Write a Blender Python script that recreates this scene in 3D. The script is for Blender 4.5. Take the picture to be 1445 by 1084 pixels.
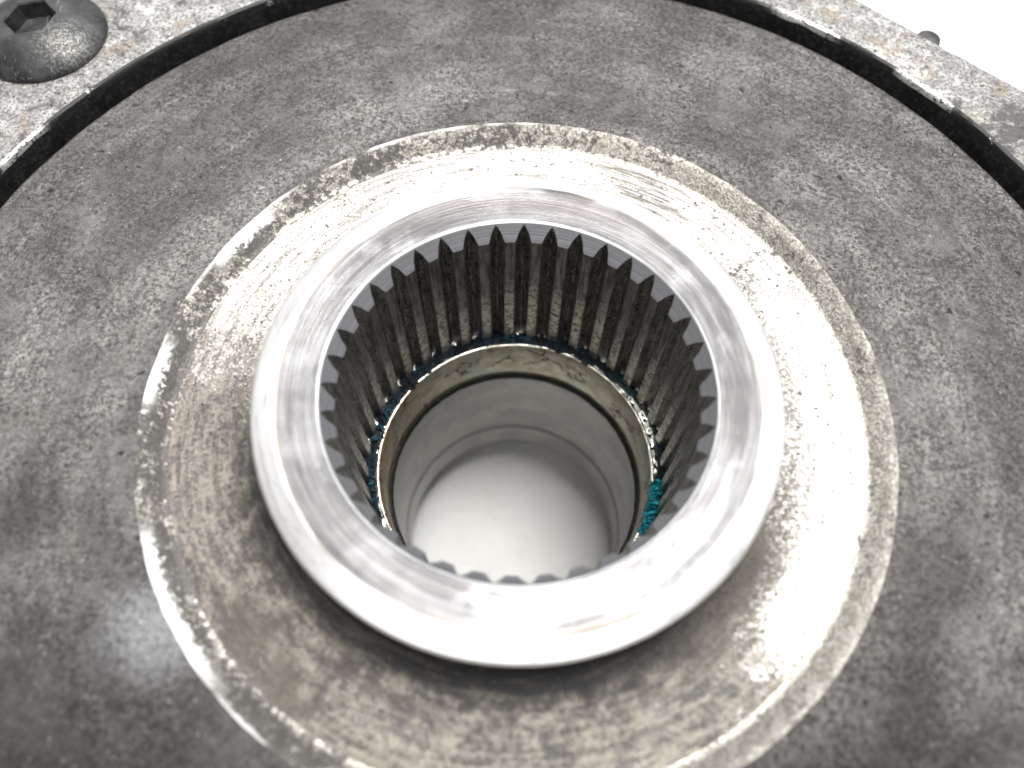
import bpy, bmesh, math, random
from mathutils import Vector, Matrix, noise
random.seed(7)
MM = 0.001
PI = math.pi
scene = bpy.context.scene
for o in list(bpy.data.objects): bpy.data.objects.remove(o)

# ------------------------------------------------------------------ camera
cd = bpy.data.cameras.new('camera'); cam = bpy.data.objects.new('camera', cd)
scene.collection.objects.link(cam); scene.camera = cam
R_ = Vector((0.99909259, 0.04134958, 0.01020876)); U_ = Vector((-0.04167154, 0.89948472, 0.43496059)); F_ = Vector((-0.00880281, 0.43499131, -0.90039162))
m = Matrix((( R_.x, U_.x, -F_.x, 0), (R_.y, U_.y, -F_.y, -48.98572777*MM), (R_.z, U_.z, -F_.z, 101.2501848*MM), (0, 0, 0, 1)))
cam.matrix_world = m
cd.sensor_width = 36; cd.lens = 1054.51/1445*36
cd.clip_start = 0.005; cd.clip_end = 20
cd.dof.use_dof = True; cd.dof.focus_distance = 0.136; cd.dof.aperture_fstop = 9.0

# ------------------------------------------------------------------ light
w = bpy.data.worlds.new('World'); scene.world = w; w.use_nodes = True
bg = w.node_tree.nodes['Background']; bg.inputs[0].default_value = (1.0, 0.985, 0.96, 1); bg.inputs[1].default_value = 0.25

def area(name, loc, target, sx, sy, power, col=(1, 1, 1)):
    l = bpy.data.lights.new(name, 'AREA'); l.shape = 'RECTANGLE'; l.size = sx; l.size_y = sy; l.energy = power; l.color = col
    o = bpy.data.objects.new(name, l); scene.collection.objects.link(o); o.location = loc
    o.rotation_euler = (Vector(target) - Vector(loc)).to_track_quat('-Z', 'Y').to_euler()
    return o
def panel(name, az, el, dist, sx, sy, radiance, col=(1, 1, 1)):
    az, el = math.radians(az), math.radians(el)
    return area(name, (dist*math.cos(el)*math.cos(az), dist*math.cos(el)*math.sin(az), dist*math.sin(el)), (0, 0, 0), sx, sy, radiance*PI*sx*sy, col)
panel('bench_light', 50, 79, 0.75, 0.25, 0.23, 34, (1.0, 0.99, 0.97))
panel('fill_right', 26, 50, 1.0, 0.5, 0.5, 6.5, (0.97, 0.98, 1.0))  # unseen panel added for the sheen on the disc's right
panel('fill_far', 92, 32, 1.1, 1.1, 0.42, 3.7, (0.98, 0.99, 1.0))  # unseen panel put in to brighten the far slope and recess
panel('fill_near', 262, 60, 0.9, 1.0, 0.4, 3.0, (1.0, 0.995, 0.985))  # added panel behind the camera, whitens the near collar slope
panel('fill_left', 142, 46, 1.0, 0.6, 0.4, 3.4, (0.99, 0.99, 1.0))  # unseen panel added to brighten the collar's left side

scene.view_settings.view_transform = 'Standard'; scene.view_settings.look = 'None'
scene.view_settings.exposure = 0.0; scene.view_settings.gamma = 1.0
scene.render.resolution_x = 1024; scene.render.resolution_y = 768
scene.cycles.max_bounces = 8

# ------------------------------------------------------------------ node helper
class G:
    def __init__(s, name):
        s.mat = bpy.data.materials.new(name); s.mat.use_nodes = True
        s.t = s.mat.node_tree; s.t.nodes.clear()
        s.out = s.n('ShaderNodeOutputMaterial'); s.b = s.n('ShaderNodeBsdfPrincipled')
        s.t.links.new(s.b.outputs[0], s.out.inputs[0])
        tc = s.n('ShaderNodeTexCoord'); s.P = s.vm('SCALE', tc.outputs['Object'], scale=1000.0)
        sx = s.n('ShaderNodeSeparateXYZ'); s.l(s.P, sx.inputs[0]); s.x, s.y, s.z = sx.outputs
        xy = s.comb(s.x, s.y, 0.0)
        ln = s.n('ShaderNodeVectorMath'); ln.operation = 'LENGTH'; s.l(xy, ln.inputs[0]); s.r = ln.outputs['Value']
        nm = s.n('ShaderNodeVectorMath'); nm.operation = 'NORMALIZE'; s.l(xy, nm.inputs[0]); s.dir = nm.outputs[0]
        s.bumps = None
    def n(s, k): return s.t.nodes.new(k)
    def l(s, a, b): s.t.links.new(a, b)
    def put(s, sock, v):
        if isinstance(v, bpy.types.NodeSocket): s.l(v, sock)
        elif v is not None:
            if sock.type == 'RGBA' and not hasattr(v, '__len__'): v = (v, v, v, 1)
            if sock.type == 'RGBA' and len(v) == 3: v = (*v, 1)
            sock.default_value = v
    def m(s, op, a, b=None, c=None, clamp=False):
        n = s.n('ShaderNodeMath'); n.operation = op; n.use_clamp = clamp
        s.put(n.inputs[0], a); s.put(n.inputs[1], b); s.put(n.inputs[2], c); return n.outputs[0]
    def vm(s, op, a, b=None, scale=None):
        n = s.n('ShaderNodeVectorMath'); n.operation = op; s.put(n.inputs[0], a); s.put(n.inputs[1], b)
        if scale is not None: s.put(n.inputs['Scale'], scale)
        return n.outputs[0]
    def comb(s, a, b, c):
        n = s.n('ShaderNodeCombineXYZ'); s.put(n.inputs[0], a); s.put(n.inputs[1], b); s.put(n.inputs[2], c); return n.outputs[0]
    def noise(s, vec, scale, detail=3, rough=0.55, dist=0.0, off=0.0):
        n = s.n('ShaderNodeTexNoise')
        if off: vec = s.vm('ADD', vec, (off, off*1.7, off*0.6))
        s.l(vec, n.inputs['Vector']); n.inputs['Scale'].default_value = scale; n.inputs['Detail'].default_value = detail
        n.inputs['Roughness'].default_value = rough; n.inputs['Distortion'].default_value = dist
        return n.outputs['Fac']
    def vor(s, vec, scale, feature='F1'):
        n = s.n('ShaderNodeTexVoronoi'); n.feature = feature; s.l(vec, n.inputs['Vector']); n.inputs['Scale'].default_value = scale
        return n.outputs['Distance']
    def ramp(s, v, a, b, lo=0.0, hi=1.0):
        n = s.n('ShaderNodeMapRange'); n.interpolation_type = 'SMOOTHSTEP'; s.put(n.inputs[0], v)
        s.put(n.inputs[1], a); s.put(n.inputs[2], b); s.put(n.inputs[3], lo); s.put(n.inputs[4], hi); return n.outputs[0]
    def mix(s, f, a, b, blend='MIX'):
        n = s.n('ShaderNodeMix'); n.data_type = 'RGBA'; n.blend_type = blend; s.put(n.inputs[0], f)
        s.put(n.inputs[6], a); s.put(n.inputs[7], b); return n.outputs[2]
    def polar(s, ka, kr, kz=0.0, rsock=None):
        """streaks that run round the axis: low frequency along the circle, high across it"""
        d = s.vm('SCALE', s.dir, scale=float(ka)); v = s.m('MULTIPLY', rsock or s.r, float(kr))
        if kz: v = s.m('ADD', v, s.m('MULTIPLY', s.z, float(kz)))
        return s.vm('ADD', d, s.comb(0.0, 0.0, v))
    def bump(s, h, strength, dist=0.1):
        n = s.n('ShaderNodeBump'); n.inputs['Strength'].default_value = strength; n.inputs['Distance'].default_value = dist*MM
        s.l(h, n.inputs['Height'])
        if s.bumps is not None: s.l(s.bumps, n.inputs['Normal'])
        s.bumps = n.outputs[0]
    def done(s, color, rough, metal, spec=None, coat=None, coat_rough=0.08):
        s.put(s.b.inputs['Base Color'], color); s.put(s.b.inputs['Roughness'], rough); s.put(s.b.inputs['Metallic'], metal)
        if spec is not None: s.put(s.b.inputs['Specular IOR Level'], spec)
        if coat is not None: s.put(s.b.inputs['Coat Weight'], coat); s.b.inputs['Coat Roughness'].default_value = coat_rough
        if s.bumps is not None: s.l(s.bumps, s.b.inputs['Normal'])
        return s.mat
    def line(s, x0, y0, x1, y1, wid):
        """0..1 mask of one scratch from (x0, y0) to (x1, y1) mm"""
        L = math.hypot(x1-x0, y1-y0); tx, ty = (x1-x0)/L, (y1-y0)/L
        wob = s.m('MULTIPLY', s.m('SUBTRACT', s.noise(s.P, 0.35, 3, off=x0), 0.5), 2.2)
        dx = s.m('SUBTRACT', s.x, x0); dy = s.m('SUBTRACT', s.y, y0)
        al = s.m('ADD', s.m('MULTIPLY', dx, tx), s.m('MULTIPLY', dy, ty))
        ac = s.m('ABSOLUTE', s.m('ADD', wob, s.m('SUBTRACT', s.m('MULTIPLY', dx, ty), s.m('MULTIPLY', dy, tx))))
        return s.m('MULTIPLY', s.ramp(ac, wid*0.5, wid*1.8, 1.0, 0.0), s.m('MULTIPLY', s.ramp(al, -0.5, 1.0), s.ramp(al, L+0.5, L-1.0)))
    def stain(s, cx, cy, rad, soft, jag=0.0, nscale=0.3):
        """0..1 mask of one stain with a ragged outline at (cx, cy) mm"""
        d = s.vm('SUBTRACT', s.comb(s.x, s.y, 0.0), (cx, cy, 0.0))
        ln = s.n('ShaderNodeVectorMath'); ln.operation = 'LENGTH'; s.l(d, ln.inputs[0]); v = ln.outputs['Value']
        if jag: v = s.m('ADD', v, s.m('MULTIPLY', s.m('SUBTRACT', s.noise(s.P, nscale, 4, 0.65, off=cx), 0.5), jag))
        return s.ramp(v, rad-soft, rad+soft, 1.0, 0.0)

# ------------------------------------------------------------------ materials
def mat_disc():
    g = G('blackened_steel')
    fine = g.noise(g.P, 1.5, 6, 0.85); mid = g.noise(g.P, 0.7, 5, 0.75, off=9); turn = g.noise(g.polar(1.6, 0.16), 1.0, 7, 0.72, off=81); big = g.noise(g.P, 0.055, 4, 0.6, 0.4, off=3); big2 = g.noise(g.P, 0.10, 6, 0.72, 0.3, off=20)
    col = g.mix(g.ramp(fine, 0.40, 0.62), (0.046, 0.042, 0.039), (0.43, 0.412, 0.39))
    col = g.mix(g.ramp(turn, 0.42, 0.62, 0.5, 0.0), col, (0.05, 0.047, 0.046))
    col = g.mix(g.ramp(mid, 0.42, 0.62, 0.0, 0.3), col, (0.17, 0.165, 0.16))
    col = g.mix(g.ramp(big, 0.38, 0.64, 0.45, 0.0), col, (0.045, 0.041, 0.041))
    col = g.mix(g.ramp(big2, 0.46, 0.68, 0.0, 0.32), col, (0.28, 0.275, 0.265))
    disc_shade = g.m('MAXIMUM', g.stain(-62, -66, 30, 18, 24, 0.07), g.m('MAXIMUM', g.stain(50, -62, 22, 14, 18, 0.08), g.stain(-70, -20, 3, 8, 14, 0.1)))  # shade towards the lower corners, painted as dark patches
    col = g.mix(g.m('MULTIPLY', g.m('MULTIPLY', disc_shade, g.ramp(mid, 0.3, 0.6, 1.0, 0.75)), 0.9), col, (0.022, 0.020, 0.020))
    col = g.mix(g.ramp(g.noise(g.P, 0.09, 3, off=51), 0.52, 0.68, 0, 0.25), col, (0.12, 0.105, 0.095))
    speck = g.ramp(g.noise(g.P, 1.6, 2, 0.5, off=77), 0.70, 0.76)
    col = g.mix(g.m('MULTIPLY', speck, 0.8), col, (0.5, 0.49, 0.47))
    pit = g.ramp(g.noise(g.P, 0.5, 2, 0.4, off=37), 0.30, 0.26)
    col = g.mix(g.m('MULTIPLY', pit, 0.8), col, (0.02, 0.02, 0.02))
    sheen = g.m('MULTIPLY', g.stain(-48.5, -36.5, 6, 4.5, 7, 0.12), g.ramp(fine, 0.35, 0.6, 0.1, 0.8))          # light sheen painted on the disc next to the recess
    col = g.mix(sheen, col, (0.38, 0.38, 0.395))
    g.bump(mid, 0.3, 0.3); g.bump(fine, 0.6, 0.4)
    return g.done(col, g.m('SUBTRACT', g.ramp(big2, 0.3, 0.7, 0.38, 0.28), g.m('MULTIPLY', sheen, 0.05)), g.ramp(fine, 0.3, 0.7, 0.85, 0.97))

def mat_recess():
    g = G('machined_steel')
    fine = g.noise(g.P, 2.6, 4, 0.7); spk = g.noise(g.P, 1.3, 3, 0.7, off=13); mid = g.noise(g.P, 0.28, 5, 0.7, 0.5, off=5)
    big = g.noise(g.P, 0.055, 3, 0.5, off=31)
    streak = g.noise(g.polar(9, 1.1), 1.0, 4, 0.6)
    ring = g.noise(g.polar(1.2, 5.0), 1.0, 2, 0.5)
    col = g.mix(g.ramp(fine, 0.3, 0.65), (0.36, 0.335, 0.295), (0.80, 0.785, 0.755))
    col = g.mix(g.ramp(streak, 0.50, 0.68, 0.0, 0.35), col, (0.42, 0.38, 0.32))
    # grime: heavier on the lower left and, mixed with painted shade, close to the collar, thin on the upper right
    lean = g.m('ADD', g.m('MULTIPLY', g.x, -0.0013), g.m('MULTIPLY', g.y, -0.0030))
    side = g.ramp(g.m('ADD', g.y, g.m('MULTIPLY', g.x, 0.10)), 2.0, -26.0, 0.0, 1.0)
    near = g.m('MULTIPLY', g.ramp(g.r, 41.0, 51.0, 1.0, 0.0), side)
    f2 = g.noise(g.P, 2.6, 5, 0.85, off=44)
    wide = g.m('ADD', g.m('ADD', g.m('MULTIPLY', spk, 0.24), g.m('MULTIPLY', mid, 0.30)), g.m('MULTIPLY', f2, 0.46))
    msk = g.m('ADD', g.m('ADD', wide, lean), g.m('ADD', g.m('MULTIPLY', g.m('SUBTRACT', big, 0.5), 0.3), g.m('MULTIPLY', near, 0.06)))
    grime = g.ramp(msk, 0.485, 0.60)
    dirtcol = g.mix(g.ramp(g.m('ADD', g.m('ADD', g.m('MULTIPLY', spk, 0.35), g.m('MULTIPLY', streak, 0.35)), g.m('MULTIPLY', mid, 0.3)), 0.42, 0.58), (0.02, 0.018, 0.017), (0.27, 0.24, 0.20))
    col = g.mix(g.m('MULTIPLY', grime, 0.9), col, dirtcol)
    shade_film = g.m('MULTIPLY', near, g.ramp(g.m('ADD', g.m('MULTIPLY', mid, 0.6), g.m('MULTIPLY', f2, 0.4)), 0.43, 0.57, 0.95, 0.15))  # dark film at the collar's foot, with its shade painted in
    col = g.mix(shade_film, col, (0.05, 0.043, 0.038))
    black = g.m('MULTIPLY', g.ramp(g.m('ADD', g.r, g.m('MULTIPLY', mid, 4.0)), 44.0, 48.5, 0.95, 0.0), side)  # cast shadow of the collar wall, painted on the floor
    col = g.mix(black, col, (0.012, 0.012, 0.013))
    dots = g.ramp(g.noise(g.P, 1.5, 1, 0.3, off=60), 0.69, 0.73)
    col = g.mix(g.m('MULTIPLY', dots, 0.85), col, (0.05, 0.04, 0.035))
    drag = g.m('MULTIPLY', g.stain(25, 50, 12, 5, 6, 0.2), g.ramp(g.noise(g.polar(5, 2.0), 1.0, 4, 0.7, off=71), 0.47, 0.58))
    s1 = g.m('MULTIPLY', g.m('MAXIMUM', g.stain(41.0, 9, 6, 3.0, 8, 0.3), g.m('MAXIMUM', g.stain(39.0, -8, 6, 3.0, 8, 0.3), g.stain(38.0, 25, 4.5, 2.0, 8, 0.3))), g.ramp(g.m('ADD', g.m('MULTIPLY', f2, 0.5), g.m('MULTIPLY', spk, 0.5)), 0.42, 0.54)); s4 = g.m('MULTIPLY', g.stain(49, 26, 4, 3.0, 8, 0.3), g.ramp(f2, 0.42, 0.58)); s2 = g.stain(-37, -36, 5, 3.0, 14, 0.35); s3 = g.stain(-31, -43, 4.5, 2.6, 14, 0.35)
    sr = g.m('MULTIPLY', g.m('MULTIPLY', g.ramp(g.m('ADD', g.r, g.m('MULTIPLY', mid, 7.0)), 47.5, 54.5, 1.0, 0.0), g.ramp(g.x, 16, 32)), g.ramp(g.m('ADD', g.m('MULTIPLY', f2, 0.5), g.m('MULTIPLY', spk, 0.5)), 0.40, 0.54))
    s1 = g.m('MAXIMUM', s1, sr)
    arc = g.m('MULTIPLY', g.ramp(g.noise(g.polar(3.5, 0.9), 1.0, 6, 0.75, off=91), 0.50, 0.58), g.m('MULTIPLY', g.ramp(f2, 0.40, 0.52), 0.8))
    s1 = g.m('MAXIMUM', s1, arc)
    st = g.m('MAXIMUM', g.m('MAXIMUM', s1, s4), g.m('MAXIMUM', s2, g.m('MAXIMUM', s3, drag)))
    col = g.mix(g.m('MULTIPLY', st, 0.78), col, (0.09, 0.078, 0.064))
    ln = g.m('MULTIPLY', g.m('MAXIMUM', g.line(36.5, 27.5, 46.5, 36.2, 0.5), g.line(-21.5, -37.5, -27, -46, 0.5)), g.ramp(spk, 0.40, 0.56, 0.0, 0.65))
    col = g.mix(ln, col, (0.03, 0.026, 0.024))
    gr = g.m('MAXIMUM', g.m('MAXIMUM', grime, st), g.m('MAXIMUM', shade_film, black))
    g.bump(ring, 0.25, 0.15); g.bump(spk, 0.35, 0.2); g.bump(fine, 0.45, 0.12)
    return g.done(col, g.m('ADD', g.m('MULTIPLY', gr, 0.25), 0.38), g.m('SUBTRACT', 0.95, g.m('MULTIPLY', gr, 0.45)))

def mat_chamfer():
    g = G('worn_chamfer_steel')
    fine = g.noise(g.P, 2.2, 4, 0.7); spk = g.noise(g.P, 0.85, 5, 0.75, off=4); mid = g.noise(g.P, 0.11, 3, 0.6, off=8)
    drag = g.noise(g.polar(22, 1.0), 1.0, 4, 0.65)
    m1 = g.m('ADD', g.m('MULTIPLY', spk, 0.6), g.m('MULTIPLY', mid, 0.4)); m1 = g.m('ADD', m1, g.m('MULTIPLY', g.x, -0.0013))
    dk = g.ramp(m1, 0.47, 0.56)
    col = g.mix(g.ramp(fine, 0.35, 0.65), (0.28, 0.255, 0.215), (0.72, 0.69, 0.63))
    col = g.mix(g.ramp(drag, 0.45, 0.62, 0, 0.5), col, (0.25, 0.225, 0.19))
    col = g.mix(g.m('MULTIPLY', dk, 0.85), col, (0.04, 0.037, 0.036))
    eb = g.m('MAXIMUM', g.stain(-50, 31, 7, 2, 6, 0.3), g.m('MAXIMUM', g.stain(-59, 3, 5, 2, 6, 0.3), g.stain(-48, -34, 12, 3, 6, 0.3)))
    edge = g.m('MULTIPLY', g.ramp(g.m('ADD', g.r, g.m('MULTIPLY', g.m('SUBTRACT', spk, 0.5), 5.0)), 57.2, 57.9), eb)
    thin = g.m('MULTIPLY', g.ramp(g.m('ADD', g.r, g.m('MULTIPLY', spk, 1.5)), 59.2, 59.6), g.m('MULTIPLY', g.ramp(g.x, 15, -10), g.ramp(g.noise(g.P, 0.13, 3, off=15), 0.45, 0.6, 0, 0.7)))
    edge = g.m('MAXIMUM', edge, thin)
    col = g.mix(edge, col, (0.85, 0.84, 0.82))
    g.bump(drag, 0.3, 0.2); g.bump(spk, 0.7, 0.25); g.bump(fine, 0.5, 0.12)
    return g.done(col, g.ramp(m1, 0.45, 0.6, 0.33, 0.5), g.m('SUBTRACT', 0.9, g.m('MULTIPLY', dk, 0.6)))

def mat_collar():
    g = G('turned_steel')
    rings = g.noise(g.polar(0.8, 3.4), 1.0, 3, 0.6); fr = g.noise(g.polar(2.0, 9.0), 1.0, 2, 0.5, off=3)
    smear = g.noise(g.polar(1.3, 0.5), 1.0, 5, 0.62, 0.15, off=2); cloud = g.noise(g.P, 0.11, 4, 0.6, off=6)
    scr = g.noise(g.polar(7, 1.6), 1.0, 3, 0.7, off=11)
    col = g.mix(g.ramp(smear, 0.34, 0.68), (0.10, 0.097, 0.10), (0.33, 0.325, 0.33))
    col = g.mix(g.ramp(scr, 0.54, 0.70, 0, 0.5), col, (0.20, 0.185, 0.18))
    col = g.mix(g.ramp(cloud, 0.48, 0.66, 0, 0.3), col, (0.55, 0.545, 0.56))
    col = g.mix(g.ramp(rings, 0.38, 0.62, 0.45, 0), col, (0.11, 0.107, 0.105))
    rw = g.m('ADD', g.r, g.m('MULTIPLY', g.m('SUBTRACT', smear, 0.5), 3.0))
    col = g.mix(g.m('MULTIPLY', g.ramp(rw, 35.9, 36.9), g.ramp(scr, 0.7, 0.55, 0.6, 1.0)), col, (0.93, 0.925, 0.92))   # the slope is lighter than the top face
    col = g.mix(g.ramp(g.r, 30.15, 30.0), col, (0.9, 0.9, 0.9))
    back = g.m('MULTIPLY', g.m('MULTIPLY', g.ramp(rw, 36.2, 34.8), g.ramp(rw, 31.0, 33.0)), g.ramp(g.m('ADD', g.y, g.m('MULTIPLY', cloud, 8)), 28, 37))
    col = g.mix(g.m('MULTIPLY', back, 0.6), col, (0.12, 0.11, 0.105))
    # brownish line where the top face meets the outer slope
    ln = g.m('MULTIPLY', g.ramp(g.m('ABSOLUTE', g.m('SUBTRACT', rw, 36.3)), 0.1, 0.8, 1, 0), g.ramp(g.noise(g.polar(3, 0.5), 1.0, 3, off=23), 0.42, 0.6))
    col = g.mix(g.m('MULTIPLY', ln, 0.6), col, (0.30, 0.25, 0.20))
    g.bump(rings, 0.22, 0.12); g.bump(fr, 0.3, 0.06); g.bump(g.noise(g.P, 1.5, 4, 0.6), 0.10, 0.12)
    return g.done(col, g.m('ADD', g.ramp(smear, 0.35, 0.65, 0.37, 0.29), g.ramp(rw, 35.9, 36.9, 0.0, 0.12)), 0.95)

def mat_groovewall():
    g = G('dark_undercut_steel')  # the collar wall's shade is put into this dark base colour
    n = g.noise(g.P, 0.6, 4, 0.6)
    g.bump(n, 0.4, 0.2)
    return g.done(g.mix(n, (0.03, 0.03, 0.031), (0.10, 0.097, 0.094)), 0.45, 0.5)

def mat_tooth():
    g = G('oiled_dark_steel')
    oi0 = g.n('ShaderNodeObjectInfo'); sh = g.vm('ADD', g.P, g.vm('SCALE', g.comb(oi0.outputs['Random'], 0.0, oi0.outputs['Random']), scale=400.0))
    vs = g.vm('MULTIPLY', sh, (1.0, 1.0, 0.12)); n = g.noise(vs, 1.6, 4, 0.65); n2 = g.noise(sh, 1.1, 5, 0.75, off=9)
    oi = g.n('ShaderNodeObjectInfo'); rnd = oi.outputs['Random']
    col = g.mix(g.ramp(n, 0.3, 0.7), (0.055, 0.051, 0.046), (0.27, 0.255, 0.23))
    # crests polished by the shaft over the lower two thirds
    crest = g.m('MULTIPLY', g.ramp(g.r, 28.35, 28.1), g.ramp(g.m('ADD', g.m('ADD', g.z, g.m('MULTIPLY', rnd, 7)), g.m('MULTIPLY', n2, 9)), -4, -20))
    col = g.mix(g.m('MULTIPLY', crest, g.ramp(n2, 0.62, 0.42)), col, (0.60, 0.57, 0.50))
    wet = g.m('MULTIPLY', g.ramp(n2, 0.50, 0.60), g.ramp(g.r, 28.2, 28.9, 0.25, 1.0))
    col = g.mix(g.m('MULTIPLY', wet, 0.85), col, (0.012, 0.012, 0.012))
    g.bump(n, 0.25, 0.15); g.bump(n2, 0.6, 0.3)
    return g.done(col, g.m('SUBTRACT', 0.42, g.m('MULTIPLY', wet, 0.27)), 0.8)

def mat_toothtop():
    g = G('bare_chamfer_steel')
    rings = g.noise(g.polar(0.6, 6.0, 3.0), 1.0, 2, 0.5)
    g.bump(rings, 0.7, 0.12)
    col = g.mix(g.ramp(rings, 0.35, 0.65), (0.44, 0.435, 0.46), (0.62, 0.61, 0.65))
    return g.done(col, 0.48, 0.9)

def mat_root():
    g = G('oily_root_steel')
    n = g.noise(g.vm('MULTIPLY', g.P, (1, 1, 0.3)), 2.4, 4, 0.7); g.bump(n, 1.0, 0.5)
    return g.done(g.mix(g.ramp(n, 0.45, 0.6), (0.012, 0.012, 0.012), (0.30, 0.29, 0.26)), 0.16, 0.7)

def mat_seat():
    g = G('yellowed_steel')
    n = g.noise(g.P, 0.35, 4, 0.6); crack = g.vor(g.vm('ADD', g.P, g.vm('SCALE', g.comb(g.noise(g.P, 0.5, 3), g.noise(g.P, 0.5, 3, off=5), 0.0), scale=5.0)), 0.16, 'DISTANCE_TO_EDGE')
    fine = g.noise(g.P, 1.8, 4, 0.7)
    col = g.mix(g.ramp(n, 0.35, 0.65), (0.34, 0.29, 0.21), (0.50, 0.47, 0.38))
    col = g.mix(g.ramp(g.noise(g.P, 0.14, 2, off=4), 0.5, 0.62, 0, 0.6), col, (0.36, 0.44, 0.36))
    rust = g.m('MULTIPLY', g.ramp(g.x, -18, -24), g.ramp(fine, 0.35, 0.6))
    col = g.mix(g.m('MULTIPLY', rust, 0.8), col, (0.22, 0.085, 0.02))
    ck = g.m('MULTIPLY', g.ramp(crack, 0.05, 0.012), g.ramp(g.noise(g.P, 0.2, 2, off=8), 0.45, 0.6))
    col = g.mix(g.m('MAXIMUM', ck, g.m('MULTIPLY', g.ramp(fine, 0.66, 0.74), 0.8)), col, (0.04, 0.035, 0.03))
    g.bump(n, 0.4, 0.4); g.bump(g.m('SUBTRACT', 1.0, ck), 0.5, 0.2)
    return g.done(col, 0.33, 0.75)

def mat_rim():
    g = G('bright_worn_rim')
    n = g.noise(g.P, 0.9, 4, 0.7); g.bump(n, 0.25, 0.15)
    return g.done(g.mix(g.ramp(n, 0.50, 0.66), (0.88, 0.88, 0.83), (0.20, 0.22, 0.15)), 0.22, 0.92)

def mat_sleeve():
    g = G('satin_ground_steel')
    n = g.noise(g.polar(1.5, 0.1, 0.9), 1.0, 3, 0.5); c = g.noise(g.P, 0.12, 3, 0.5); d = g.noise(g.P, 0.9, 2, 0.4, off=14)
    col = g.mix(g.ramp(c, 0.35, 0.65), (0.27, 0.262, 0.25), (0.38, 0.372, 0.355))
    col = g.mix(g.ramp(n, 0.5, 0.65, 0, 0.35), col, (0.22, 0.21, 0.195))
    col = g.mix(g.ramp(d, 0.74, 0.78), col, (0.08, 0.075, 0.07))
    g.bump(n, 0.25, 0.08); g.bump(g.noise(g.P, 2.5, 3), 0.08, 0.06)
    return g.done(col, g.ramp(c, 0.3, 0.7, 0.36, 0.46), 0.8)

def mat_black(name='black_rubber_grime', a=0.006, b=0.035, rough=0.45):
    g = G(name); n = g.noise(g.P, 0.9, 5, 0.75); n2 = g.noise(g.P, 0.25, 3, off=5)
    g.bump(n, 0.5, 0.4)
    col = g.mix(g.ramp(n, 0.45, 0.75), (a, a, a), (b, b, b*0.95))
    return g.done(col, g.ramp(n2, 0.3, 0.7, rough-0.1, rough+0.25), 0.0, 0.25)

def mat_grease():
    g = G('blue_black_grease')
    n = g.noise(g.P, 1.5, 4, 0.65); k = g.noise(g.P, 0.3, 3, 0.6, off=3)
    col = g.mix(g.ramp(k, 0.40, 0.60), (0.002, 0.004, 0.005), (0.002, 0.014, 0.028))
    col = g.mix(g.m('MULTIPLY', g.ramp(g.x, 10, 26), g.ramp(k, 0.35, 0.6)), col, (0.002, 0.028, 0.035))
    g.bump(n, 1.0, 1.0)
    return g.done(col, 0.14, 0.0, 0.5)

def mat_teal():
    g = G('teal_grease')
    n = g.noise(g.P, 1.3, 4, 0.6); w = g.m('SINE', g.m('ADD', g.m('MULTIPLY', g.y, 7.0), g.m('MULTIPLY', n, 5.0)))
    g.bump(w, 0.8, 0.35); g.bump(n, 0.6, 0.3)
    return g.done(g.mix(g.ramp(n, 0.4, 0.62), (0.002, 0.07, 0.10), (0.006, 0.33, 0.42)), 0.12, 0.0, 0.5)

def mat_smear():
    g = G('dark_teal_grease')
    n = g.noise(g.P, 1.2, 4, 0.6); g.bump(n, 1.0, 0.8)
    return g.done(g.mix(g.ramp(n, 0.45, 0.65), (0.002, 0.006, 0.010), (0.003, 0.085, 0.13)), 0.12, 0.0, 0.5)

def mat_cast():
    g = G('cast_aluminium')
    fine = g.noise(g.P, 1.5, 5, 0.75); mid = g.noise(g.P, 0.33, 5, 0.7, 0.5, off=7); big = g.noise(g.P, 0.06, 4, 0.6, 0.5, off=21)
    col = g.mix(g.ramp(fine, 0.34, 0.62), (0.13, 0.125, 0.12), (0.43, 0.42, 0.405))
    v = g.m('ADD', g.m('MULTIPLY', mid, 0.6), g.m('MULTIPLY', big, 0.4))
    col = g.mix(g.ramp(g.m('ADD', v, g.m('MULTIPLY', g.m('SUBTRACT', fine, 0.5), 0.4)), 0.52, 0.62, 0, 0.8), col, (0.62, 0.61, 0.59))
    col = g.mix(g.ramp(v, 0.49, 0.41, 0, 0.85), col, (0.10, 0.095, 0.092))
    col = g.mix(g.ramp(g.noise(g.P, 0.12, 4, 0.7, off=40), 0.54, 0.66, 0, 0.5), col, (0.36, 0.28, 0.20))
    dot = g.ramp(g.noise(g.P, 0.85, 2, 0.5, off=33), 0.66, 0.72)
    col = g.mix(g.m('MULTIPLY', dot, 0.85), col, (0.03, 0.03, 0.03))
    g.bump(mid, 0.5, 0.6); g.bump(fine, 0.9, 0.35)
    return g.done(col, g.ramp(v, 0.4, 0.6, 0.55, 0.36), 0.6)

def mat_castedge():
    g = G('chipped_cast_edge')
    fine = g.noise(g.P, 1.2, 4, 0.7); b = g.noise(g.P, 0.16, 3, 0.5, off=12)
    chip = g.m('MAXIMUM', g.stain(-92.5, 46, 5, 2, 3, 0.5), g.m('MAXIMUM', g.stain(77, 70, 6, 1.5, 4, 0.5), g.stain(56, 88, 6, 3, 4, 0.5)))
    lit = g.m('MAXIMUM', g.m('MULTIPLY', chip, g.ramp(fine, 0.38, 0.5)), g.ramp(g.m('ADD', b, g.m('MULTIPLY', g.m('SUBTRACT', fine, 0.5), 0.8)), 0.66, 0.76))
    g.bump(fine, 0.5, 0.3)
    return g.done(g.mix(lit, (0.014, 0.014, 0.014), (0.82, 0.81, 0.79)), 0.5, g.m('MULTIPLY', lit, 0.9))

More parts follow.
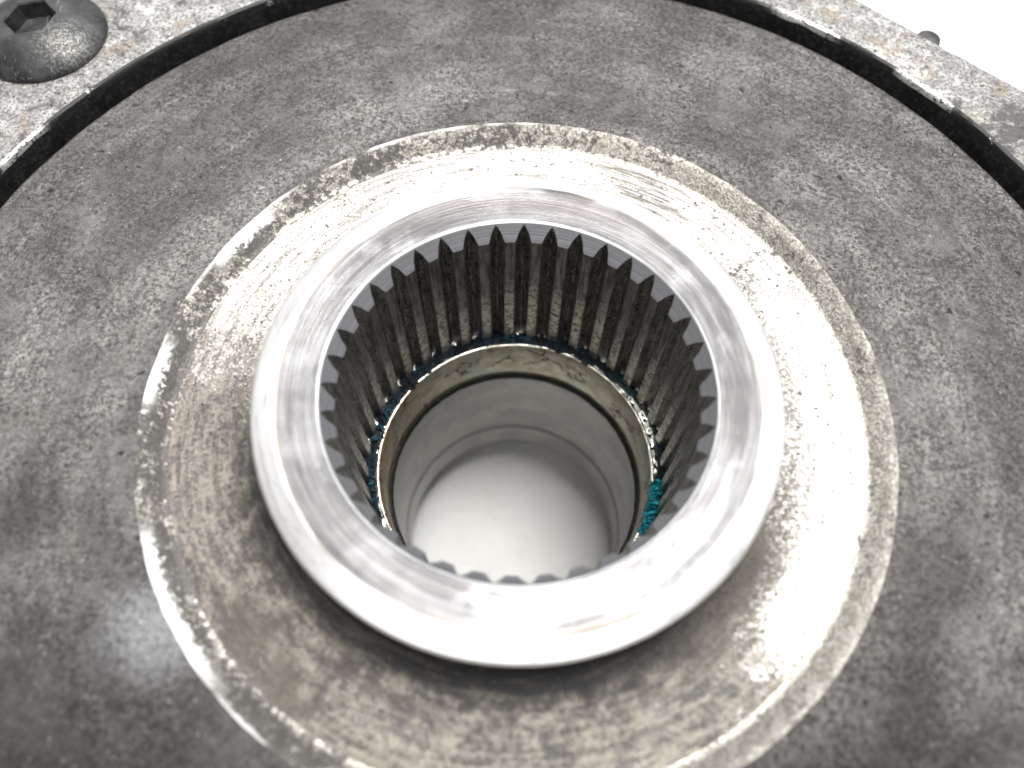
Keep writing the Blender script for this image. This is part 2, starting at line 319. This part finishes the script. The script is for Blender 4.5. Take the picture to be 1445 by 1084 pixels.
def mat_screw():
    g = G('black_oxide_steel')
    fine = g.noise(g.P, 1.8, 6, 0.8); mid = g.noise(g.P, 0.25, 4, 0.6, off=5)
    wear_glint = g.m('MULTIPLY', g.ramp(fine, 0.44, 0.66), g.m('MULTIPLY', g.stain(-89.5, 69, 3.5, 5, 5, 0.2), 0.9))  # worn specks, with the dome's highlight painted in at lower right
    col = g.mix(g.ramp(mid, 0.3, 0.7), (0.022, 0.022, 0.024), (0.07, 0.07, 0.073))
    col = g.mix(wear_glint, col, (0.50, 0.49, 0.43))
    scr = g.noise(g.vm('MULTIPLY', g.P, (3.0, 0.25, 1)), 1.0, 2, off=3)
    col = g.mix(g.ramp(scr, 0.66, 0.72, 0, 0.5), col, (0.4, 0.4, 0.4))
    g.bump(mid, 0.3, 0.3); g.bump(fine, 0.5, 0.2)
    return g.done(col, 0.38, g.m('ADD', 0.35, g.m('MULTIPLY', wear_glint, 0.5)))

def mat_table():
    g = G('white_bench_top')
    n = g.noise(g.P, 0.06, 4, 0.6); f = g.noise(g.P, 0.35, 4, 0.6, off=4)
    col = g.mix(g.ramp(n, 0.35, 0.65), (0.82, 0.82, 0.80), (0.88, 0.88, 0.865))
    col = g.mix(g.ramp(f, 0.56, 0.68, 0, 0.22), col, (0.62, 0.62, 0.58))
    return g.done(col, 0.5, 0.0)

M = dict(disc=mat_disc(), recess=mat_recess(), chamfer=mat_chamfer(), collar=mat_collar(), wall=mat_groovewall(), tooth=mat_tooth(), toothtop=mat_toothtop(),
         root=mat_root(), seat=mat_seat(), rim=mat_rim(), sleeve=mat_sleeve(), black=mat_black(), grease=mat_grease(), smear=mat_smear(), teal=mat_teal(), cast=mat_cast(),
         castedge=mat_castedge(), screw=mat_screw(), table=mat_table())

# ------------------------------------------------------------------ mesh helpers
def link(o, parent=None):
    scene.collection.objects.link(o)
    if parent is not None: o.parent = parent
    return o
def empty(name, loc, label, cat):
    o = link(bpy.data.objects.new(name, None)); o.location = loc; o.empty_display_size = 0.02
    o['label'] = label; o['category'] = cat
    return o
def mesh_obj(name, verts, faces, mats, idx=None, parent=None, sharp=35, smooth=True):
    me = bpy.data.meshes.new(name); me.from_pydata([tuple(c*MM for c in v) for v in verts], [], faces)
    for k in mats: me.materials.append(M[k])
    if idx: me.polygons.foreach_set('material_index', idx)
    bm = bmesh.new(); bm.from_mesh(me); bmesh.ops.recalc_face_normals(bm, faces=bm.faces); bm.to_mesh(me); bm.free()
    if smooth:
        me.shade_smooth(); me.set_sharp_from_angle(angle=math.radians(sharp))
    me.update()
    return link(bpy.data.objects.new(name, me), parent)
def fillet(pts, radii, k=4):
    """round the inner corners of an open profile; radii is {index: radius}"""
    out = []
    for i, p in enumerate(pts):
        r = radii.get(i, 0)
        if not r: out.append((p[0], p[1], p[2] if len(p) > 2 else 0)); continue
        a = Vector(pts[i-1][:2]) - Vector(p[:2]); b = Vector(pts[i+1][:2]) - Vector(p[:2])
        ra = min(r, a.length*0.45); rb = min(r, b.length*0.45)
        A = Vector(p[:2]) + a.normalized()*ra; B = Vector(p[:2]) + b.normalized()*rb; C = Vector(p[:2])
        for j in range(k+1):
            t = j/k; q = A*(1-t)**2 + C*2*t*(1-t) + B*t*t
            out.append((q.x, q.y, p[2] if len(p) > 2 else 0))
    return out
def lathe(name, prof, mats, parent=None, seg=384, wob=None, closed=False, sharp=35):
    """prof: (r, z, material index of the band that starts here); wob(i, a, r, z) -> (dr, dz)"""
    n = len(prof); verts = []; faces = []; idx = []
    for i, (r, z, mi) in enumerate(prof):
        for s in range(seg):
            a = 2*PI*s/seg; dr, dz = wob(i, a, r, z) if wob else (0, 0)
            verts.append(((r+dr)*math.cos(a), (r+dr)*math.sin(a), z+dz))
    for i in range(n if closed else n-1):
        j = (i+1) % n
        for s in range(seg):
            t = (s+1) % seg
            faces.append((i*seg+s, i*seg+t, j*seg+t, j*seg+s)); idx.append(prof[i][2])
    return mesh_obj(name, verts, faces, mats, idx, parent, sharp)
def nz(a, r, f, off=0.0):
    return noise.noise(Vector((math.cos(a)*f, math.sin(a)*f, r*0.35+off)))

# ------------------------------------------------------------------ the bench
s = 1500
t = mesh_obj('bench_top', [(-s, -s, -100), (s, -s, -100), (s, s, -100), (-s, s, -100)], [(0, 1, 2, 3)], ['table'], smooth=False)
t['kind'] = 'structure'; t['label'] = 'white bench top under the machine part'

# ------------------------------------------------------------------ the splined disc
ROOT = empty('splined_disc', (0, 0, 0), 'round dark steel disc with a bright raised collar round its toothed centre bore', 'machine part')
ZD = -6.4          # disc face
Z_REC = -9.6       # machined recess floor
def wd(i, a, r, z): 
    return (0.10*nz(a, r, 9), 0)
p = fillet([(59.0, ZD, 0), (100.4, ZD, 0), (100.4, -30, 0), (59.0, -30, 0)], {1: 1.0})
lathe('disc_face', p, ['disc'], ROOT, 512, lambda i, a, r, z: ((0.16*nz(a, r, 14) + 0.06*nz(a, 1, 40)) if r > 60 else (0.13*nz(a, 1, 11)+0.07*nz(a, 1, 50)), 0))
ch = lathe('recess_chamfer', [(59.0, ZD-0.002, 0), (58.6, ZD-0.30, 0), (57.5, ZD-1.25, 0), (56.3, Z_REC+0.55, 0), (55.8, Z_REC+0.12, 0), (55.2, Z_REC, 0)], ['chamfer'], ROOT, 512,
           lambda i, a, r, z: (0.13*nz(a, 1, 11)+0.07*nz(a, 1, 50), 0) if i == 0 else ((0, 0) if i == 5 else (0.08*nz(a, r, 20), 0.06*nz(a, r, 25))))
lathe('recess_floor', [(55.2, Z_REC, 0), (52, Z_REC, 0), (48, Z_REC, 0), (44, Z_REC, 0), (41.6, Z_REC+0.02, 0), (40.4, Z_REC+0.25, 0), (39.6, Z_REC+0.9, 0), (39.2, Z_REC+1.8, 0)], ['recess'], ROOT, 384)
# collar: undercut wall, rounded outer edge, outer slope, top face, lip, chamfer into the bore
p = fillet([(39.2, Z_REC+1.8, 1), (39.3, -1.6, 1), (40.0, -0.75, 0), (39.85, -0.1, 0), (36.5, 1.10, 0), (36.2, 1.02, 0), (30.1, 0.55, 0), (29.75, 0.28, 2), (29.62, 0.02, 3), (29.62, -0.6, 3), (29.62, -35.6, 3)],
           {2: 0.3, 3: 0.35, 4: 0.5, 6: 0.3})
lathe('collar', p, ['collar', 'wall', 'toothtop', 'root'], ROOT, 512, lambda i, a, r, z: (0.03*nz(a, r, 16), 0.02*nz(a, r, 12)) if r > 30 else (0, 0), sharp=30)

# teeth
NT = 39; PITCH = 2*PI/NT
def tooth_mesh():
    prof = [(0.485, 29.66), (0.425, 29.4), (0.345, 29.05), (0.28, 28.65), (0.235, 28.28), (0.20, 28.06), (0.165, 28.0)]
    rings = []
    def ring(zf):
        v = []
        for f, r in prof: v.append((r, f*PITCH, zf(r)))
        v.append((28.0, 0.0, zf(28.0)))
        for f, r in reversed(prof): v.append((r, -f*PITCH, zf(r)))
        return [(r*math.sin(a), r*math.cos(a), z) for r, a, z in v]
    top = lambda r: 0.05 - (29.62-r)*1.70
    zs = [top, lambda r: top(r)-0.10, lambda r: -9.0, lambda r: -18.0, lambda r: -27.0, lambda r: -34.9, lambda r: -35.6]
    verts = []; 
    for k, zf in enumerate(zs):
        rg = ring(zf)
        if k == 0: rg = [(x*1.0006, y*1.0006, z) if math.hypot(x, y) < 28.6 else (x, y, z) for x, y, z in rg]
        if k == len(zs)-1: rg = [(x*1.008, y*1.008, z) if math.hypot(x, y) < 28.6 else (x, y, z) for x, y, z in rg]
        verts += rg
    n = len(prof)*2+1; faces = []; idx = []
    for k in range(len(zs)-1):
        for j in range(n-1):
            faces.append((k*n+j, k*n+j+1, (k+1)*n+j+1, (k+1)*n+j)); idx.append(0)
    h = len(prof)
    for j in range(h-1):                      # the chamfered top, in strips so it follows the cone
        faces.append((j, j+1, n-2-j, n-1-j)); idx.append(1)
    faces.append((h-1, h, h+1)); idx.append(1)
    return verts, faces, idx
v, f, ix = tooth_mesh()
PH = math.radians(-0.35) + PITCH/2
first = mesh_obj('spline_tooth', v, f, ['tooth', 'toothtop'], ix, ROOT, 28)
first.rotation_euler.z = -PH
for k in range(1, NT):
    c = first.copy(); c.parent = ROOT; scene.collection.objects.link(c); c.rotation_euler.z = -(PH + k*PITCH)

# ledge at the foot of the teeth
lathe('bore_ledge', [(29.62, -35.55, 0), (28.2, -35.9, 0), (27.0, -36.1, 0), (26.85, -36.3, 0)], ['rim'], ROOT, 256, lambda i, a, r, z: (0, 0.12*nz(a, r, 22)))

# grease: irregular bead round the ledge plus many small droplets (nobody could count them)
def bead(name, mat, a0, a1, r0, w, h, z, seg, parent, jag=1.0, prof=7, seed=0.0, taper=True, thin=False):
    verts = []; faces = []
    for sgi in range(seg+1):
        tt = sgi/seg; a = a0 + (a1-a0)*tt
        e = min(1, min(tt, 1-tt)*8) if taper else 1
        n1 = noise.noise(Vector((math.cos(a)*9, math.sin(a)*9, seed))); n2 = noise.noise(Vector((math.cos(a)*30, math.sin(a)*30, seed+5)))
        n3 = noise.noise(Vector((math.cos(a)*70, math.sin(a)*70, seed+9)))
        if thin: gap = max(0, 1-abs(((math.degrees(a)+180) % 360-180)-22)/32); w_ = w*(1-0.6*gap); r_0 = r0+0.75*gap
        else: w_ = w; r_0 = r0
        ww = max(0.05, w_*(1 + jag*(0.7*n1+0.5*n2+0.3*n3)))*e; hh = max(0.04, h*(1 + jag*(0.8*n2+0.6*n1+0.5*n3)))*e
        for j in range(prof):
            u = -1 + 2*j/(prof-1); hz = hh*math.sqrt(max(0, 1-u*u))
            rr = r_0 + u*ww + 0.25*jag*n2; q = 0.25*hh*noise.noise(Vector((rr*math.cos(a)*1.3, rr*math.sin(a)*1.3, seed)))
            verts.append((rr*math.cos(a), rr*math.sin(a), z + hz + (q if 0 < j < prof-1 else 0)))
    for sgi in range(seg):
        for j in range(prof-1):
            b = sgi*prof+j; faces.append((b, b+1, b+prof+1, b+prof))
    return mesh_obj(name, verts, faces, [mat], None, parent, 80)
o = bead('grease_bead', 'grease', math.radians(-25), math.radians(222), 27.95, 1.3, 1.2, -36.0, 620, ROOT, 1.0, 9, thin=True)
o['label'] = 'wet blue-black grease round the foot of the teeth'
o = bead('grease_blob', 'teal', math.radians(-30), math.radians(-3), 27.45, 1.45, 2.2, -36.0, 140, ROOT, 0.6, 9, 4.0)
o['label'] = 'thick teal grease blob on the right of the ledge'
for q, (d0, d1, rr, ww, hh) in enumerate(((28, 50, 28.3, 0.7, 1.2), (55, 68, 28.2, 0.8, 1.3), (84, 99, 27.8, 0.8, 1.3), (128, 147, 28.0, 0.8, 1.3), (152, 176, 27.7, 0.9, 1.4), (182, 200, 27.7, 0.9, 1.3))):
    bead('grease_smear', 'smear', math.radians(d0), math.radians(d1), rr, ww, hh, -35.85, 90, ROOT, 1.0, 9, 11.0+q)
def droplets():
    verts = []; faces = []
    def blob(x, y, z, r, up):
        b = len(verts); k = 6
        verts.append((x+up[0]*r*0.7, y+up[1]*r*0.7, z+up[2]*r*0.7))
        u = Vector(up); a1 = u.orthogonal().normalized(); a2 = u.cross(a1)
        for q, s_ in ((0.7, 0.5), (1.0, 0.0)):
            for j in range(k):
                t = 2*PI*j/k; d = a1*math.cos(t)*r*q + a2*math.sin(t)*r*q + u*r*s_
                verts.append((x+d.x, y+d.y, z+d.z))
        for j in range(k):
            faces.append((b, b+1+j, b+1+(j+1) % k)); faces.append((b+1+j, b+1+k+j, b+1+k+(j+1) % k, b+1+(j+1) % k))
    for i in range(420):
        a = math.radians(random.uniform(-25, 215)); r = random.uniform(26.9, 29.3)
        blob(r*math.cos(a), r*math.sin(a), -35.9+random.uniform(0, 0.5), random.uniform(0.10, 0.32), (0, 0, 1))
    for i in range(260):                          # on the roots, low down
        k = random.randrange(NT); a = PI/2 - (PITCH*k - math.radians(0.35)) + random.gauss(0, 0.1)*PITCH
        z = -34.8 + abs(random.gauss(0, 8)); z = min(z, -5)
        blob(29.6*math.cos(a), 29.6*math.sin(a), z, random.uniform(0.06, 0.20), (-math.cos(a), -math.sin(a), 0))
    return verts, faces
v, f = droplets()
o = mesh_obj('grease_droplets', v, f, ['grease'], None, ROOT, 80); o['kind'] = 'stuff'

# ------------------------------------------------------------------ the sleeve below the teeth
SL = empty('bore_sleeve', (0, 0, 0), 'smooth grey sleeve sitting in the bore below the teeth', 'sleeve')
lathe('seat_ring', fillet([(26.9, -36.35, 0), (26.75, -35.85, 0), (26.2, -35.95, 1), (26.0, -36.5, 1), (26.0, -48.3, 1), (26.9, -48.5, 1)], {1: 0.2, 2: 0.3}), ['rim', 'seat'], SL, 384,
      lambda i, a, r, z: (0.05*nz(a, r, 30), 0.05*nz(a, r, 22)))
lathe('seal_ring', [(26.9, -48.3, 0), (26.2, -48.2, 0), (25.55, -48.15, 0), (25.2, -48.8, 0), (25.25, -49.5, 0), (25.7, -50.0, 0), (26.9, -50.1, 0)], ['black'], SL, 384,
      lambda i, a, r, z: (0.10*nz(a, r, 24)+0.06*nz(a, r, 60), 0.12*nz(a, 1, 20)))
lathe('sleeve_wall', fillet([(26.9, -49.7, 0), (25.95, -49.75, 0), (25.75, -50.1, 0), (25.9, -78.4, 0), (26.2, -78.6, 1), (26.2, -79.1, 1), (25.8, -79.15, 0), (25.55, -88.6, 0), (26.6, -90.2, 0), (30.5, -90.2, 0)], {2: 0.2, 7: 0.6}), ['sleeve', 'black'], SL, 384)

# ------------------------------------------------------------------ housing round the disc
HS = empty('cast_housing', (0, 0, -0.1), 'mottled cast aluminium housing round the dark disc, beyond the black gap', 'housing')
def hpart(o): o.location = (0, 0, 0.1); return o
ZP = -4.1; APO = 116.0; EN = math.radians(49.2)
def outer_r(a):
    d = math.cos(a-EN); best = 158.0
    if d > 0.2: best = min(best, APO/d)
    d2 = math.cos(a-EN-PI)
    if d2 > 0.2: best = min(best, 128/d2)
    return best
seg = 720; prof = []
rows = [('in', 103.8, -30, 1), ('in', 103.75, ZP-1.0, 1), ('in', 103.9, ZP-0.35, 1), ('in', 104.4, ZP, 0), ('mid', 0.33, ZP, 0), ('mid', 0.66, ZP, 0), ('out', 0.5, ZP, 0), ('out', 0.05, ZP-0.4, 0), ('out', 0.0, ZP-1.2, 0), ('out', 0.0, ZP-14, 0), ('out', 7, ZP-16, 0), ('out', 7, -99.9, 0)]
verts = []; faces = []; idx = []
for ri, (kd, v_, z, mi) in enumerate(rows):
    for sgi in range(seg):
        a = 2*PI*sgi/seg; ro = outer_r(a)
        if kd == 'in': r = v_ + 0.16*nz(a, 1, 20) + (0.22*max(0, nz(a, 1, 45)) if ri >= 2 else 0)
        elif kd == 'mid': r = 104.9 + (ro-105.4)*v_
        else: r = ro - v_ + 0.22*noise.noise(Vector((math.cos(a)*34, math.sin(a)*34, z*0.05)))
        zz = z + (0.05*nz(a, r, 30) if kd != 'in' and ri < 8 else 0)
        verts.append((r*math.cos(a), r*math.sin(a), zz))
for i in range(len(rows)-1):
    for sgi in range(seg):
        t = (sgi+1) % seg; faces.append((i*seg+sgi, i*seg+t, (i+1)*seg+t, (i+1)*seg+sgi)); idx.append(rows[i][3])
hpart(mesh_obj('housing_plate', verts, faces, ['cast', 'castedge'], idx, HS, 40))
hpart(lathe('gap_floor', [(100.0, -28, 0), (104.6, -28, 0)], ['black'], HS, 256))
hpart(lathe('gap_lining', [(103.65, -28, 0), (103.6, ZP-1.5, 0), (103.75, ZP-1.2, 0)], ['black'], HS, 384, lambda i, a, r, z: (0.10*nz(a, r, 30), 0.3*nz(a, 3, 18))))
hpart(lathe('housing_floor', [(30.5, -90.2, 0), (30.5, -92, 0), (140, -92, 0)], ['black'], HS, 128))

# button-head screw
CX, CY, RH, TOP = -97.7, 74.2, 12.6, 0.9
def screw_head():
    rows = fillet([(RH-0.5, ZP-0.2, 0), (RH, ZP+0.25, 0), (RH, ZP+0.9, 0), (RH-1.4, ZP+2.6, 0), (RH-3.6, TOP-1.0, 0), (RH-5.9, TOP-0.12, 0), (RH-7.0, TOP, 0)], {2: 0.6, 3: 1.2, 4: 1.2, 5: 0.6}, 3)
    seg = 96; verts = []; faces = []; hx0 = math.radians(16)
    def hexr(a, R):
        k = (a-hx0) % (PI/3) - PI/6; return R*math.cos(PI/6)/math.cos(k)
    for r, z, _ in rows:
        for s_ in range(seg): a = 2*PI*s_/seg + hx0; verts.append((CX+r*math.cos(a), CY+r*math.sin(a), z))
    for R, z in ((5.05, TOP), (4.8, TOP-0.3), (4.7, TOP-3.4)):
        for s_ in range(seg): a = 2*PI*s_/seg + hx0; q = hexr(a, R); verts.append((CX+q*math.cos(a), CY+q*math.sin(a), z))
    n = len(rows)+3
    for i in range(n-1):
        for s_ in range(seg): t = (s_+1) % seg; faces.append((i*seg+s_, i*seg+t, (i+1)*seg+t, (i+1)*seg+s_))
    return verts, faces
v, f = screw_head()
sc = hpart(mesh_obj('button_head_screw', v, f, ['screw'], None, HS, 32)); sc['label'] = 'black button-head screw with a hexagonal socket'
so_v = [(CX, CY, TOP-4.3)]; so_f = []
for ri, (R, z) in enumerate(((4.9, TOP-3.3), (4.0, TOP-3.45), (2.4, TOP-3.9))):
    for j in range(24):
        a = 2*PI*j/24; so_v.append((CX+R*math.cos(a)*(1+0.06*random.random()), CY+R*math.sin(a)*(1+0.06*random.random()), z+0.15*random.random()))
for ri in range(2):
    for j in range(24): t = (j+1) % 24; so_f.append((1+ri*24+j, 1+ri*24+t, 1+(ri+1)*24+t, 1+(ri+1)*24+j))
for j in range(24): so_f.append((0, 1+48+j, 1+48+(j+1) % 24))
so = mesh_obj('socket_floor', so_v, so_f, ['screw'], None, sc, 50)

# bolt end that shows past the far edge of the housing
bx, by = 81.6, 85.8; vv = []; ff = []
for R, z in ((2.6, -16), (2.6, -6.4), (2.3, -5.6), (1.4, -5.1), (0.0, -5.0)):
    for j in range(24): a = 2*PI*j/24; vv.append((bx+R*math.cos(a), by+R*math.sin(a), z))
for i in range(4):
    for j in range(24): t = (j+1) % 24; ff.append((i*24+j, i*24+t, (i+1)*24+t, (i+1)*24+j))
o = hpart(mesh_obj('bolt_end', vv, ff, ['wall'], None, HS, 40)); o['label'] = 'rounded dark bolt end just past the far straight edge'
